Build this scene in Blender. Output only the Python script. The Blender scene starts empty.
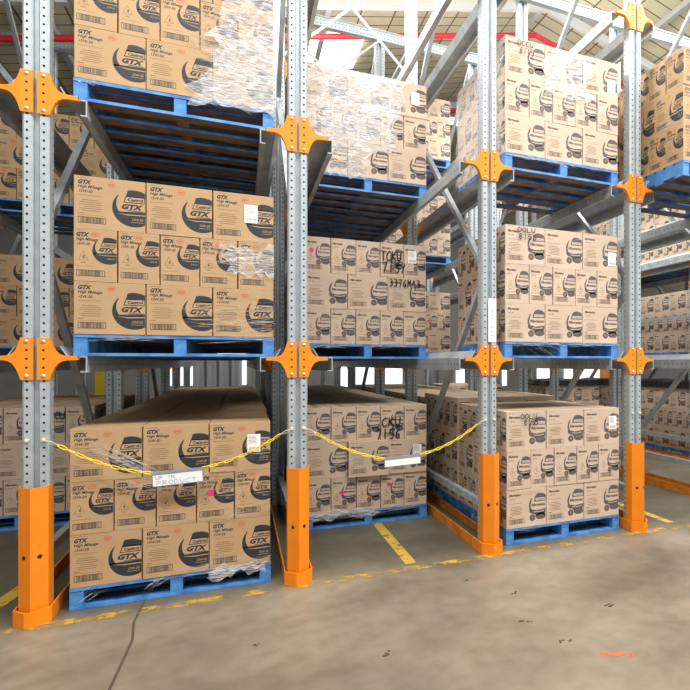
import bpy, bmesh, math, random
from math import sin, cos, pi, radians
from mathutils import Vector, Matrix
random.seed(7)
S = bpy.context.scene
C = S.collection
W = 1.495                      # bay pitch
LV = {0: 0.0, 1: 1.598, 2: 3.210, 3: 4.824}     # pallet undersides
BR = {1: 1.580, 2: 3.192, 3: 4.806}             # bracket centres
POST_Y = [0.0, 2.35, 4.10, 6.45, 8.20, 10.55]
PW = 1.165; HP = 0.14; HB = 0.333
CL, CS, CH = 0.3830, 0.2275, 0.3315             # carton length, width, height

# ------------------------------------------------------------------ materials
def mat(name, col, rough=.6, metal=0.0, var=None, scale=6.0, bump=0.0, bscale=40, col2=None, detail=4, spec=.5):
    m = bpy.data.materials.new(name); m.use_nodes = True
    nt = m.node_tree; b = nt.nodes['Principled BSDF']
    b.inputs['Base Color'].default_value = (*col, 1); b.inputs['Roughness'].default_value = rough
    b.inputs['Metallic'].default_value = metal
    b.inputs['Specular IOR Level'].default_value = spec
    tc = nt.nodes.new('ShaderNodeTexCoord')
    if var or col2:
        n = nt.nodes.new('ShaderNodeTexNoise'); n.inputs['Scale'].default_value = scale; n.inputs['Detail'].default_value = detail
        nt.links.new(tc.outputs['Object'], n.inputs['Vector'])
        r = nt.nodes.new('ShaderNodeValToRGB')
        c2 = col2 or tuple(min(1, c*(1+var)) for c in col)
        c1 = col if col2 else tuple(c*(1-var) for c in col)
        r.color_ramp.elements[0].color = (*c1, 1); r.color_ramp.elements[0].position = .35
        r.color_ramp.elements[1].color = (*c2, 1); r.color_ramp.elements[1].position = .65
        nt.links.new(n.outputs['Fac'], r.inputs['Fac']); nt.links.new(r.outputs['Color'], b.inputs['Base Color'])
    if bump:
        n2 = nt.nodes.new('ShaderNodeTexNoise'); n2.inputs['Scale'].default_value = bscale
        nt.links.new(tc.outputs['Object'], n2.inputs['Vector'])
        bp = nt.nodes.new('ShaderNodeBump'); bp.inputs['Strength'].default_value = bump; bp.inputs['Distance'].default_value = .01
        nt.links.new(n2.outputs['Fac'], bp.inputs['Height']); nt.links.new(bp.outputs['Normal'], b.inputs['Normal'])
    return m
def lin(r, g, b):
    f = lambda c: (c/255/12.92) if c/255 <= .04045 else ((c/255+.055)/1.055)**2.4
    return (f(r), f(g), f(b))
M = {}
M['card'] = mat('cardboard', lin(182, 150, 110), .75, var=.05, scale=5, bump=.05, bscale=9)
M['cardpale'] = mat('pale_cardboard', lin(200, 178, 155), .75, var=.05, scale=5, bump=.05, bscale=9)
M['ink'] = mat('navy_ink', lin(42, 44, 50), .6)
M['inkm'] = mat('grey_ink', lin(90, 83, 83), .65)
M['faint'] = mat('faint_print', lin(138, 108, 76), .75)
M['mid'] = mat('brown_print', lin(92, 72, 56), .75)
M['red'] = mat('red_ink', lin(206, 84, 58), .6)
M['seam'] = mat('carton_tape', lin(186, 152, 104), .35)
M['galv'] = mat('galvanised_steel', lin(178, 187, 190), .42, .25, var=.07, scale=14)
M['galvd'] = mat('weathered_steel', lin(168, 175, 178), .42, .2, var=.15, scale=8)
M['white_steel'] = mat('white_painted_steel', lin(205, 206, 204), .5, .1)
M['hole'] = mat('punched_hole', (.008, .008, .01), .9)
M['orange'] = mat('orange_paint', lin(244, 138, 14), .38, var=.04, scale=5)
M['oranged'] = mat('scuffed_orange_paint', lin(190, 112, 30), .6, scale=9, col2=lin(226, 140, 30))
M['bolt'] = mat('zinc_bolt', lin(205, 200, 190), .35, .5)
M['boltd'] = mat('dark_bolt', lin(60, 50, 44), .4, .6)
M['paper'] = mat('white_paper', lin(238, 238, 236), .6)
M['pen'] = mat('blue_pen', lin(160, 182, 214), .6)
M['marker'] = mat('black_marker', lin(20, 15, 15), .5)
M['pink'] = mat('pink_sticker', lin(240, 50, 120), .5)
M['yellowp'] = mat('yellow_plastic', lin(240, 214, 40), .4)
M['wire'] = mat('pale_wire', lin(214, 206, 190), .4)
M['greyp'] = mat('grey_plastic', lin(140, 144, 150), .45)
M['blackp'] = mat('black_plastic_film', (.02, .02, .024), .25, bump=.5, bscale=14)
M['redpipe'] = mat('red_pipe_paint', lin(205, 28, 48), .4)
M['silver'] = mat('silver_film', lin(190, 194, 200), .3, .4, bump=.4, bscale=6)
M['yellowpaint'] = mat('yellow_column_paint', lin(236, 205, 20), .5)

def pallet_mat():
    m = mat('blue_pallet_paint', lin(46, 116, 196), .55); nt = m.node_tree; b = nt.nodes['Principled BSDF']
    tc = nt.nodes.new('ShaderNodeTexCoord'); g = nt.nodes.new('ShaderNodeNewGeometry')
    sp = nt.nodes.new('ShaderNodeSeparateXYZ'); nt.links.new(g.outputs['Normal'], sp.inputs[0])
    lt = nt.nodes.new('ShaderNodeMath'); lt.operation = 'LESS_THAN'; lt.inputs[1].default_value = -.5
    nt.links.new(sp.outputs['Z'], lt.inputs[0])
    n = nt.nodes.new('ShaderNodeTexNoise'); n.inputs['Scale'].default_value = 9; n.inputs['Detail'].default_value = 5
    nt.links.new(tc.outputs['Object'], n.inputs['Vector'])
    r = nt.nodes.new('ShaderNodeValToRGB'); e = r.color_ramp.elements
    e[0].position = .34; e[0].color = (*lin(48, 108, 182), 1); e[1].position = .66; e[1].color = (*lin(92, 158, 216), 1)
    e2 = r.color_ramp.elements.new(.78); e2.color = (*lin(120, 140, 150), 1)
    nt.links.new(n.outputs['Fac'], r.inputs['Fac'])
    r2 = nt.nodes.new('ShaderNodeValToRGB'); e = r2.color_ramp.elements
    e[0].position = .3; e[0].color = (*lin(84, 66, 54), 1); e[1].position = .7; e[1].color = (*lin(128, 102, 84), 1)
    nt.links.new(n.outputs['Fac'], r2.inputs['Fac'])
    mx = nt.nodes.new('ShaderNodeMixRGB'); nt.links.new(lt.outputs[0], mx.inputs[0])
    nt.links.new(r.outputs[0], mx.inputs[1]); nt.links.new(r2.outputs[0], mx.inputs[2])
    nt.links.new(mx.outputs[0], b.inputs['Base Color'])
    return m
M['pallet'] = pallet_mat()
M['pallet_white'] = mat('white_stencil', lin(205, 216, 226), .6)

def film(name, alpha, rough=.25, white=.9):
    m = bpy.data.materials.new(name); m.use_nodes = True; nt = m.node_tree
    b = nt.nodes['Principled BSDF']; out = nt.nodes['Material Output']
    b.inputs['Base Color'].default_value = (white, white, white, 1); b.inputs['Roughness'].default_value = rough
    t = nt.nodes.new('ShaderNodeBsdfTransparent'); mx = nt.nodes.new('ShaderNodeMixShader')
    tc = nt.nodes.new('ShaderNodeTexCoord'); mp = nt.nodes.new('ShaderNodeMapping'); mp.inputs['Scale'].default_value = (5, 5, 40)
    n = nt.nodes.new('ShaderNodeTexNoise'); n.inputs['Scale'].default_value = 3; n.inputs['Detail'].default_value = 6
    nt.links.new(tc.outputs['Object'], mp.inputs['Vector']); nt.links.new(mp.outputs[0], n.inputs['Vector'])
    mr = nt.nodes.new('ShaderNodeMapRange'); mr.inputs['From Min'].default_value = .35; mr.inputs['From Max'].default_value = .68
    mr.inputs['To Min'].default_value = alpha*.15; mr.inputs['To Max'].default_value = min(1, alpha*1.7)
    nt.links.new(n.outputs['Fac'], mr.inputs['Value']); nt.links.new(mr.outputs[0], mx.inputs[0])
    nt.links.new(t.outputs[0], mx.inputs[1]); nt.links.new(b.outputs[0], mx.inputs[2])
    nt.links.new(mx.outputs[0], out.inputs['Surface'])
    return m
M['film'] = film('stretch_film_sheet', .30, .15)
M['streak'] = film('stretch_film_wrinkle', .62, .12, .97)  # near-white: film wrinkles that also carry its bright glints in their colour

def floor_mat():
    m = mat('concrete_floor', lin(158, 142, 120), .5); nt = m.node_tree; b = nt.nodes['Principled BSDF']
    tc = nt.nodes.new('ShaderNodeTexCoord')
    def noise(s, d, sc=(1, 1, 1)):
        mp = nt.nodes.new('ShaderNodeMapping'); mp.inputs['Scale'].default_value = sc
        n = nt.nodes.new('ShaderNodeTexNoise'); n.inputs['Scale'].default_value = s; n.inputs['Detail'].default_value = d
        nt.links.new(tc.outputs['Object'], mp.inputs[0]); nt.links.new(mp.outputs[0], n.inputs['Vector']); return n
    n = noise(.9, 9, (1, 1.3, 1)); r = nt.nodes.new('ShaderNodeValToRGB'); e = r.color_ramp.elements
    e[0].position = .3; e[0].color = (*lin(102, 91, 75), 1); e[1].position = .7; e[1].color = (*lin(156, 144, 124), 1)
    nt.links.new(n.outputs['Fac'], r.inputs['Fac'])
    n2 = noise(9, 10, (1, 1, 1)); r2 = nt.nodes.new('ShaderNodeValToRGB'); e = r2.color_ramp.elements
    e[0].position = .3; e[0].color = (.78, .76, .72, 1); e[1].position = .6; e[1].color = (1, 1, 1, 1)
    nt.links.new(n2.outputs['Fac'], r2.inputs['Fac'])
    mx = nt.nodes.new('ShaderNodeMixRGB'); mx.blend_type = 'MULTIPLY'; mx.inputs[0].default_value = .8
    nt.links.new(r.outputs[0], mx.inputs[1]); nt.links.new(r2.outputs[0], mx.inputs[2])
    # shade inside the lanes, put into the colour as a darker green-grey
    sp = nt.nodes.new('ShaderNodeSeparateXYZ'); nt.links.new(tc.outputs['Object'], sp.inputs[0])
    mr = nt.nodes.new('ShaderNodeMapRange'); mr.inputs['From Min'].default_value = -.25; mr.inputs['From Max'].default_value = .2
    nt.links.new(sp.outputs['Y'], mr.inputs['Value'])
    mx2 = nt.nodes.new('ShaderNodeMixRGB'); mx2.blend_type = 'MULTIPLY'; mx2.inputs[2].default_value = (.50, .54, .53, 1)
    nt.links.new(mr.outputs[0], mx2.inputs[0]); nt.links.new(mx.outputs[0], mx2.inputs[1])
    nt.links.new(mx2.outputs[0], b.inputs['Base Color'])
    n3 = noise(2.2, 6); mr3 = nt.nodes.new('ShaderNodeMapRange'); mr3.inputs['To Min'].default_value = .3; mr3.inputs['To Max'].default_value = .62
    nt.links.new(n3.outputs['Fac'], mr3.inputs['Value']); nt.links.new(mr3.outputs[0], b.inputs['Roughness'])
    return m
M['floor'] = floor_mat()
def worn(name, col, thr=.5):
    m = bpy.data.materials.new(name); m.use_nodes = True; nt = m.node_tree
    b = nt.nodes['Principled BSDF']; out = nt.nodes['Material Output']; b.inputs['Base Color'].default_value = (*col, 1); b.inputs['Roughness'].default_value = .55
    t = nt.nodes.new('ShaderNodeBsdfTransparent'); mx = nt.nodes.new('ShaderNodeMixShader'); tc = nt.nodes.new('ShaderNodeTexCoord')
    n = nt.nodes.new('ShaderNodeTexNoise'); n.inputs['Scale'].default_value = 7; n.inputs['Detail'].default_value = 9; n.inputs['Roughness'].default_value = .7
    nt.links.new(tc.outputs['Object'], n.inputs['Vector'])
    mr = nt.nodes.new('ShaderNodeMapRange'); mr.inputs['From Min'].default_value = thr-.05; mr.inputs['From Max'].default_value = thr+.05; mr.inputs['To Max'].default_value = .85
    nt.links.new(n.outputs['Fac'], mr.inputs['Value']); nt.links.new(mr.outputs[0], mx.inputs[0])
    nt.links.new(t.outputs[0], mx.inputs[1]); nt.links.new(b.outputs[0], mx.inputs[2]); nt.links.new(mx.outputs[0], out.inputs['Surface'])
    return m
M['line'] = worn('worn_yellow_line_paint', lin(206, 166, 58), .52)
M['linef'] = worn('yellow_line_paint', lin(206, 168, 64), .42)
M['orangemark'] = worn('orange_spray_mark', lin(236, 120, 70), .52)
M['crack'] = mat('floor_joint', lin(84, 72, 58), .9)
def roof_mat():
    m = mat('roof_insulation_mesh', lin(196, 182, 150), .8); nt = m.node_tree; b = nt.nodes['Principled BSDF']
    tc = nt.nodes.new('ShaderNodeTexCoord'); mp = nt.nodes.new('ShaderNodeMapping')
    nt.links.new(tc.outputs['Object'], mp.inputs[0])
    br = nt.nodes.new('ShaderNodeTexBrick'); br.offset = .0; br.inputs['Scale'].default_value = 1.0
    br.inputs['Brick Width'].default_value = .62; br.inputs['Row Height'].default_value = .3; br.inputs['Mortar Size'].default_value = .016
    br.inputs['Mortar Smooth'].default_value = .3
    br.inputs['Color1'].default_value = (*lin(226, 216, 186), 1); br.inputs['Color2'].default_value = (*lin(212, 200, 168), 1); br.inputs['Mortar'].default_value = (*lin(120, 108, 84), 1)
    nt.links.new(mp.outputs[0], br.inputs['Vector']); nt.links.new(br.outputs['Color'], b.inputs['Base Color'])
    bp = nt.nodes.new('ShaderNodeBump'); bp.inputs['Strength'].default_value = .6; bp.inputs['Distance'].default_value = .05
    nt.links.new(br.outputs['Fac'], bp.inputs['Height']); bp.invert = True; nt.links.new(bp.outputs[0], b.inputs['Normal'])
    return m
M['roof'] = roof_mat()
M['wall'] = mat('painted_wall', lin(140, 140, 134), .8, var=.06, scale=2)
def emit(name, col, st):
    m = bpy.data.materials.new(name); m.use_nodes = True; nt = m.node_tree; b = nt.nodes['Principled BSDF']
    b.inputs['Base Color'].default_value = (*col, 1); b.inputs['Emission Color'].default_value = (*col, 1); b.inputs['Emission Strength'].default_value = st
    return m
M['sky'] = emit('skylight_sheet', (1, 1, .97), 5.0)
M['window'] = emit('daylit_window', (.95, .98, 1), 1.1)

# ------------------------------------------------------------------ mesh helpers
class MB:
    def __init__(s): s.v = []; s.f = []; s.m = []
    def poly(s, pts, mi=0):
        k = len(s.v); s.v += [tuple(p) for p in pts]; s.f.append(tuple(range(k, k+len(pts)))); s.m.append(mi)
    def box(s, x0, x1, y0, y1, z0, z1, mi=0, skip=''):
        k = len(s.v); s.v += [(x, y, z) for z in (z0, z1) for y in (y0, y1) for x in (x0, x1)]
        for f, t in (((0, 2, 3, 1), 'b'), ((4, 5, 7, 6), 't'), ((0, 1, 5, 4), 'f'), ((2, 6, 7, 3), 'k'), ((0, 4, 6, 2), 'l'), ((1, 3, 7, 5), 'r')):
            if t not in skip: s.f.append(tuple(k+i for i in f)); s.m.append(mi)
    def prism(s, outline, a0, a1, mi=0, axis='Z'):
        """outline of (p,q); axis Z: x,y ; axis Y: x,z ; axis X: y,z"""
        def mk(p, q, a): return {'Z': (p, q, a), 'Y': (p, a, q), 'X': (a, p, q)}[axis]
        n = len(outline); k = len(s.v)
        s.v += [mk(p, q, a0) for p, q in outline] + [mk(p, q, a1) for p, q in outline]
        for i in range(n):
            j = (i+1) % n; s.f.append((k+i, k+j, k+n+j, k+n+i)); s.m.append(mi)
        s.f.append(tuple(k+i for i in reversed(range(n)))); s.m.append(mi)
        s.f.append(tuple(k+n+i for i in range(n))); s.m.append(mi)
    def tube(s, pts, r, n=8, mi=0, closed=False):
        pts = [Vector(p) for p in pts]; k = len(s.v); L = len(pts)
        for i, p in enumerate(pts):
            if closed: d = pts[(i+1) % L]-pts[i-1]
            else: d = pts[min(i+1, L-1)]-pts[max(i-1, 0)]
            d.normalize(); u = d.cross(Vector((0, 0, 1)))
            if u.length < .05: u = d.cross(Vector((0, 1, 0)))
            u.normalize(); w = d.cross(u)
            for j in range(n):
                a = 2*pi*j/n; s.v.append(tuple(p+u*(cos(a)*r)+w*(sin(a)*r)))
        for i in range(L if closed else L-1):
            a, b = k+i*n, k+((i+1) % L)*n
            for j in range(n):
                s.f.append((a+j, a+(j+1) % n, b+(j+1) % n, b+j)); s.m.append(mi)
        if not closed:
            s.f.append(tuple(k+j for j in reversed(range(n)))); s.m.append(mi)
            s.f.append(tuple(k+(L-1)*n+j for j in range(n))); s.m.append(mi)
    def bar(s, p0, p1, w, h, mi=0):
        p0, p1 = Vector(p0), Vector(p1); d = (p1-p0).normalized(); u = d.cross(Vector((0, 0, 1)))
        if u.length < .05: u = Vector((1, 0, 0))
        u.normalize(); t = u.cross(d); k = len(s.v)
        for p in (p0, p1):
            for a, b in ((-1, -1), (1, -1), (1, 1), (-1, 1)): s.v.append(tuple(p+u*(a*w/2)+t*(b*h/2)))
        for f in ((3, 2, 1, 0), (4, 5, 6, 7), (0, 1, 5, 4), (1, 2, 6, 5), (2, 3, 7, 6), (3, 0, 4, 7)):
            s.f.append(tuple(k+i for i in f)); s.m.append(mi)
    def dome(s, c, r, n=8, mi=0, h=.7):
        """small round bolt head facing -Y"""
        k = len(s.v); c = Vector(c)
        rings = [(1, 0), (.8, .6*h), (.4, .95*h)]
        for q, d in rings:
            for j in range(n): s.v.append((c.x+cos(2*pi*j/n)*r*q, c.y-d*r, c.z+sin(2*pi*j/n)*r*q))
        for i in range(2):
            for j in range(n): s.f.append((k+i*n+j, k+i*n+(j+1) % n, k+(i+1)*n+(j+1) % n, k+(i+1)*n+j)); s.m.append(mi)
        s.f.append(tuple(k+2*n+j for j in range(n))); s.m.append(mi)
    def add(s, o, off=(0, 0, 0), rz=0, sc=1.0):
        k = len(s.v); c, q = cos(rz), sin(rz)
        s.v += [(x*c-y*q+off[0], x*q+y*c+off[1], z*sc+off[2]) for x, y, z in o.v]
        s.f += [tuple(i+k for i in f) for f in o.f]; s.m += o.m
    def mesh(s, name, mats, fix=True):
        me = bpy.data.meshes.new(name); me.from_pydata(s.v, [], s.f)
        for m in mats: me.materials.append(m)
        me.polygons.foreach_set('material_index', s.m)
        me.update()
        if fix:
            bm = bmesh.new(); bm.from_mesh(me); bmesh.ops.recalc_face_normals(bm, faces=bm.faces); bm.to_mesh(me); bm.free()
        return me
def link(name, me, parent=None, loc=(0, 0, 0), rz=0):
    o = bpy.data.objects.new(name, me); C.objects.link(o); o.location = loc; o.rotation_euler = (0, 0, rz)
    if parent: o.parent = parent
    return o
def build(mb, name, mats, parent=None, loc=(0, 0, 0), rz=0, bevel=0):
    if not isinstance(mats, (list, tuple)): mats = [mats]
    o = link(name, mb.mesh(name, mats), parent, loc, rz)
    if bevel:
        md = o.modifiers.new('bevel', 'BEVEL'); md.width = bevel; md.segments = 2; md.limit_method = 'ANGLE'; md.angle_limit = radians(50)
    return o
def tag(o, label=None, cat=None, group=None, kind=None):
    if label: o['label'] = label
    if cat: o['category'] = cat
    if group: o['group'] = group
    if kind: o['kind'] = kind
    return o
def empty(name, loc, rz=0):
    o = bpy.data.objects.new(name, None); C.objects.link(o); o.location = loc; o.rotation_euler = (0, 0, rz); o.empty_display_size = .1
    return o

# text -> 2d polygons (built-in font)
_tc = {}
def text2d(t, bold=0.0, shear=0.0):
    key = (t, bold, shear)
    if key in _tc: return _tc[key]
    cu = bpy.data.curves.new('txt', 'FONT'); cu.body = t; cu.size = 1; cu.shear = shear; cu.offset = bold; cu.resolution_u = 2; cu.fill_mode = 'FRONT'
    ob = bpy.data.objects.new('txt', cu); C.objects.link(ob)
    me = bpy.data.meshes.new_from_object(ob.evaluated_get(bpy.context.evaluated_depsgraph_get()))
    polys = [[tuple(me.vertices[i].co[:2]) for i in p.vertices] for p in me.polygons]
    xs = [p[0] for q in polys for p in q]; ys = [p[1] for q in polys for p in q]
    x0, x1, y0, y1 = min(xs), max(xs), min(ys), max(ys)
    polys = [[((x-x0)/(x1-x0), (y-y0)/(y1-y0)) for x, y in q] for q in polys]
    bpy.data.objects.remove(ob); bpy.data.curves.remove(cu); bpy.data.meshes.remove(me)
    _tc[key] = polys; return polys

# ------------------------------------------------------------------ carton print (2-d, origin at lower left of a face)
def clip(poly, a, b, c):       # keep a*x+b*y<=c
    out = []
    for i in range(len(poly)):
        p, q = poly[i-1], poly[i]; dp, dq = a*p[0]+b*p[1]-c, a*q[0]+b*q[1]-c
        if (dp <= 0) != (dq <= 0):
            t = dp/(dp-dq); out.append((p[0]+t*(q[0]-p[0]), p[1]+t*(q[1]-p[1])))
        if dq <= 0: out.append(q)
    return out
CARD, INK, FAINT, RED, MIDC, SEAM = range(6)
class Print:
    def __init__(s, w, h): s.w, s.h, s.p = w, h, []     # (layer, mat, poly)
    def poly(s, pts, m, l=1):
        pts = clip(clip(pts, 1, 0, s.w-.001), -1, 0, -.001)
        if len(pts) > 2: s.p.append((l, m, pts))
    def rect(s, x0, y0, x1, y1, m, l=1): s.poly([(x0, y0), (x1, y0), (x1, y1), (x0, y1)], m, l)
    def text(s, t, x0, y0, x1, y1, m, l=1, bold=0.0, shear=0.0):
        for q in text2d(t, bold, shear): s.p.append((l, m, [(x0+x*(x1-x0), y0+y*(y1-y0)) for x, y in q]))
    def frame(s, x0, y0, x1, y1, t, m, l=1):
        s.rect(x0, y0, x1, y0+t, m, l); s.rect(x0, y1-t, x1, y1, m, l); s.rect(x0, y0+t, x0+t, y1-t, m, l); s.rect(x1-t, y0+t, x1, y1-t, m, l)
def circ(cx, cy, rx, ry=None, n=28): return [(cx+rx*cos(2*pi*i/n), cy+(ry or rx)*sin(2*pi*i/n)) for i in range(n)]
def barcode(P, x0, y0, x1, y1, m):
    P.frame(x0, y0, x1, y1, .003, m); r = random.Random(3); x = x0+.005
    for e in (x0+.012, x1-.014): P.rect(e, y0, e+.002, y1, m)
    x = x0+.018
    while x < x1-.02:
        w = r.choice((.002, .003, .004)); P.rect(x, y0+.003, x+w, y1-.003, m); x += w+r.choice((.002, .003, .0036))
def gtx_emblem(P, cx, cy, r, full):
    ring = circ(cx, cy, r, n=36)
    P.poly(clip(ring, -.05, 1, cy-.17*r-.05*cx), INK)                       # lower dark bowl
    P.poly([(cx-.80*r, cy-.30*r), (cx-.3*r, cy-.38*r), (cx+r, cy-.34*r), (cx+r, cy-.30*r), (cx-.3*r, cy-.33*r)], CARD, 2)
    out = [(cx+r*cos(a), cy+r*sin(a)) for a in [radians(q) for q in range(136, 206, 7)]]
    inn = [(cx+r*f*cos(a), cy+r*f*sin(a)) for a, f in [(radians(200-k*8), 1-.27*(1-(k/8))-.03) for k in range(0, 9)]]
    P.poly(out+inn, INK)                                                    # left crescent
    cap = clip(clip(ring, 0, -1, -(cy+.60*r)), -1, .3, -(cx-.40*r)+.3*(cy+.6*r))
    P.poly(cap, INK)                                                        # dark cap
    x1 = P.w-.004
    P.poly([(cx-.50*r, cy+.30*r), (x1, cy+.30*r), (x1, cy+.66*r), (cx-.38*r, cy+.66*r)], INK)
    P.poly([(cx-.44*r, cy+.345*r), (x1-.03*r, cy+.345*r), (x1-.03*r, cy+.60*r), (cx-.35*r, cy+.60*r)], CARD, 2)
    P.text('Castrol', cx-.30*r, cy+.385*r, x1-.08*r, cy+.56*r, INK, 3, .04)
    P.text('GTX', cx-.58*r, cy-.07*r, min(cx+.52*r, P.w-.010), cy+.23*r, INK, 2, .055, .3)
    P.rect(cx-.3*r, cy-.14*r, cx+.4*r, cy-.11*r, INK, 2)
    P.text('15W-50', cx-.1*r, cy-.66*r, min(cx+.45*r, P.w-.012), cy-.52*r, CARD, 3, .0, .2)
    if full: P.rect(cx-.15*r, cy-.75*r, cx+.42*r, cy-.73*r, CARD, 3)
def mag_emblem(P, x0, y0, w, h):
    X = lambda u: x0+u*w
    Y = lambda v: y0+(1-v)*h
    sm = lambda L: [(X(a), Y(b)) for a, b in L]
    P.poly(sm([(.30, .30), (.36, .12), (.46, .03), (.62, 0), (.82, .02), (.96, .07), (1.0, .14), (1.0, .30)]), INK)
    P.rect(X(.40), Y(.27), X(.97), Y(.17), CARD, 2); P.text('Castrol', X(.45), Y(.255), X(.93), Y(.185), INK, 3)
    P.poly(sm([(.19, .14), (.22, .15), (.13, .35), (.12, .48), (.2, .58), (.12, .60), (.02, .5), (.02, .38), (.08, .25)]), INK)
    P.text('Magnatec', X(.17), Y(.47), X(.98), Y(.355), INK, 2, .04, .2)
    P.poly(sm([(.03, .55), (.2, .57), (.5, .61), (.98, .56), (1, .68), (.9, .73), (.3, .73), (.12, .70), (.04, .64)]), INK)
    P.poly(sm([(.3, .64), (.6, .66), (.9, .63), (.9, .655), (.6, .685), (.3, .665)]), CARD, 2)
    P.poly(circ(X(.22), Y(.86), .17*w, .12*h, 16), INK)
    P.poly(circ(X(.22), Y(.86), .08*w, .055*h, 10), FAINT, 2)
    P.poly(circ(X(.70), Y(.83), .30*w, .115*h, 20), INK)
    P.poly(sm([(.3, .72), (.95, .7), (.95, .8), (.45, .82)]), INK)
    P.poly(sm([(.5, .80), (.85, .77), (.85, .80), (.5, .83)]), FAINT, 2)
def make_print(kind, wide, lite=False):
    w, h = (CL, CH) if wide else (CS, CH); P = Print(w, h); Y = lambda v: h*(1-v)
    x = .05*w+.003
    if kind == 'gtx':
        tw = .19*CL if wide else .30*w
        P.text('GTX', x, Y(.155), x+tw, Y(.07), INK, 1, .055, .3)
        if not lite:
            P.text('High Mileage', x, Y(.245), x+(.33*w if wide else .5*w), Y(.172), INK, 1, .02, .2)
            P.text('15W-50', x+.004, Y(.315), x+(.2*w if wide else .32*w), Y(.262), INK, 1, .02, .2)
        ox, oy, rx, ry = (.52*w, Y(.12), .06*w, .05*h) if wide else (.5*w, Y(.10), .11*w, .045*h)
        P.poly(circ(ox, oy, rx, ry, 18), RED); P.poly(circ(ox, oy, rx*.86, ry*.8, 18), CARD, 2)
        P.rect(ox-rx*.62, oy-ry*.25, ox+rx*.62, oy+ry*.28, RED, 3)
        gtx_emblem(P, .322 if wide else .183, .152 if wide else .198, .12 if wide else .086, wide)
    else:
        P.text('Magnatec', x, Y(.19), x+(.29*w if wide else .40*w), Y(.115), MIDC, 1, .045, .2)
        if not lite: P.text('10W-40', x, Y(.27), x+(.15*w if wide else .22*w), Y(.235), MIDC, 1, 0, .2)
        if wide: mag_emblem(P, .545*w, Y(.885), .445*w, .735*h)
        else: mag_emblem(P, .40*w, Y(.80), .585*w, .64*h)
    P.rect(x, Y(.04), x+.16*w, Y(.03), FAINT)
    if wide:
        if not lite:
            P.rect(x, Y(.37), x+.34*w, Y(.362), FAINT)
            for i, (a, b) in enumerate(((.06, .28), (.03, .32), (.02, .33), (.08, .29), (.02, .32), (.05, .3))):
                P.rect(x+a*w, Y(.462+i*.04), x+b*w, Y(.45+i*.04), FAINT)
            P.rect(x, Y(.715), x+.08*w, Y(.70), MIDC if kind != 'gtx' else FAINT)
        barcode(P, x, Y(.895), x+.385*w, Y(.775), MIDC if kind != 'gtx' else INK)
        P.rect(x, Y(.745), x+.36*w, Y(.74), FAINT)
    else:
        tx, ty = .22*w, Y(.60)
        a, b = .115*w, .17*h
        for p, q in (((tx-a, ty), (tx+a, ty)), ((tx+a, ty), (tx, ty+b)), ((tx, ty+b), (tx-a, ty))):
            d = Vector((q[0]-p[0], q[1]-p[1])).normalized()*.0012; P.poly([(p[0]-d.y, p[1]+d.x), (p[0]+d.y, p[1]-d.x), (q[0]+d.y, q[1]-d.x), (q[0]-d.y, q[1]+d.x)], FAINT)
        P.text('4', tx-.02*w, ty+.02*h, tx+.035*w, ty+.10*h, INK if kind == 'gtx' else MIDC)
        P.rect(tx-.06*w, Y(.655), tx+.06*w, Y(.64), FAINT)
        P.rect(x, Y(.72), x+.42*w, Y(.713), FAINT)
        barcode(P, x, Y(.905), x+(.66*w if kind == 'gtx' else .6*w), Y(.785), MIDC if kind != 'gtx' else INK)
    return P
def carton_mb(kind, lite=False):
    mb = MB(); b = .004
    # body with chamfered upright edges, origin at centre of the base
    x, y = CL/2, CS/2
    mb.prism([(-x+b, -y), (x-b, -y), (x, -y+b), (x, y-b), (x-b, y), (-x+b, y), (-x, y-b), (-x, -y+b)], 0, CH, CARD)
    # flap seam and tape on the top
    mb.box(-x+.01, x-.01, -.024, .024, CH, CH+.0004, SEAM, skip='b'); mb.box(-x+.01, x-.01, -.0015, .0015, CH+.0004, CH+.0007, FAINT, skip='b')
    wide, nar = make_print(kind, True, lite), make_print(kind, False, lite)
    def put(P, fn):
        for l, m, q in P.p:
            mb.poly([fn(a, c, .0002+.00025*l) for a, c in q], m)
    put(wide, lambda a, c, d: (a-x, -y-d, c)); put(wide, lambda a, c, d: (x-a, y+d, c))
    put(nar, lambda a, c, d: (x+d, a-y, c)); put(nar, lambda a, c, d: (-x-d, y-a, c))
    return mb
MATS = {'gtx': [M['card'], M['ink'], M['faint'], M['red'], M['mid'], M['seam']],
        'mag': [M['cardpale'], M['inkm'], M['faint'], M['red'], M['mid'], M['seam']]}
CMB = {k: carton_mb(k) for k in MATS}
CME = {k: CMB[k].mesh('carton_'+k, MATS[k], fix=False) for k in MATS}
LITE = {k: carton_mb(k, True) for k in MATS}

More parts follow.
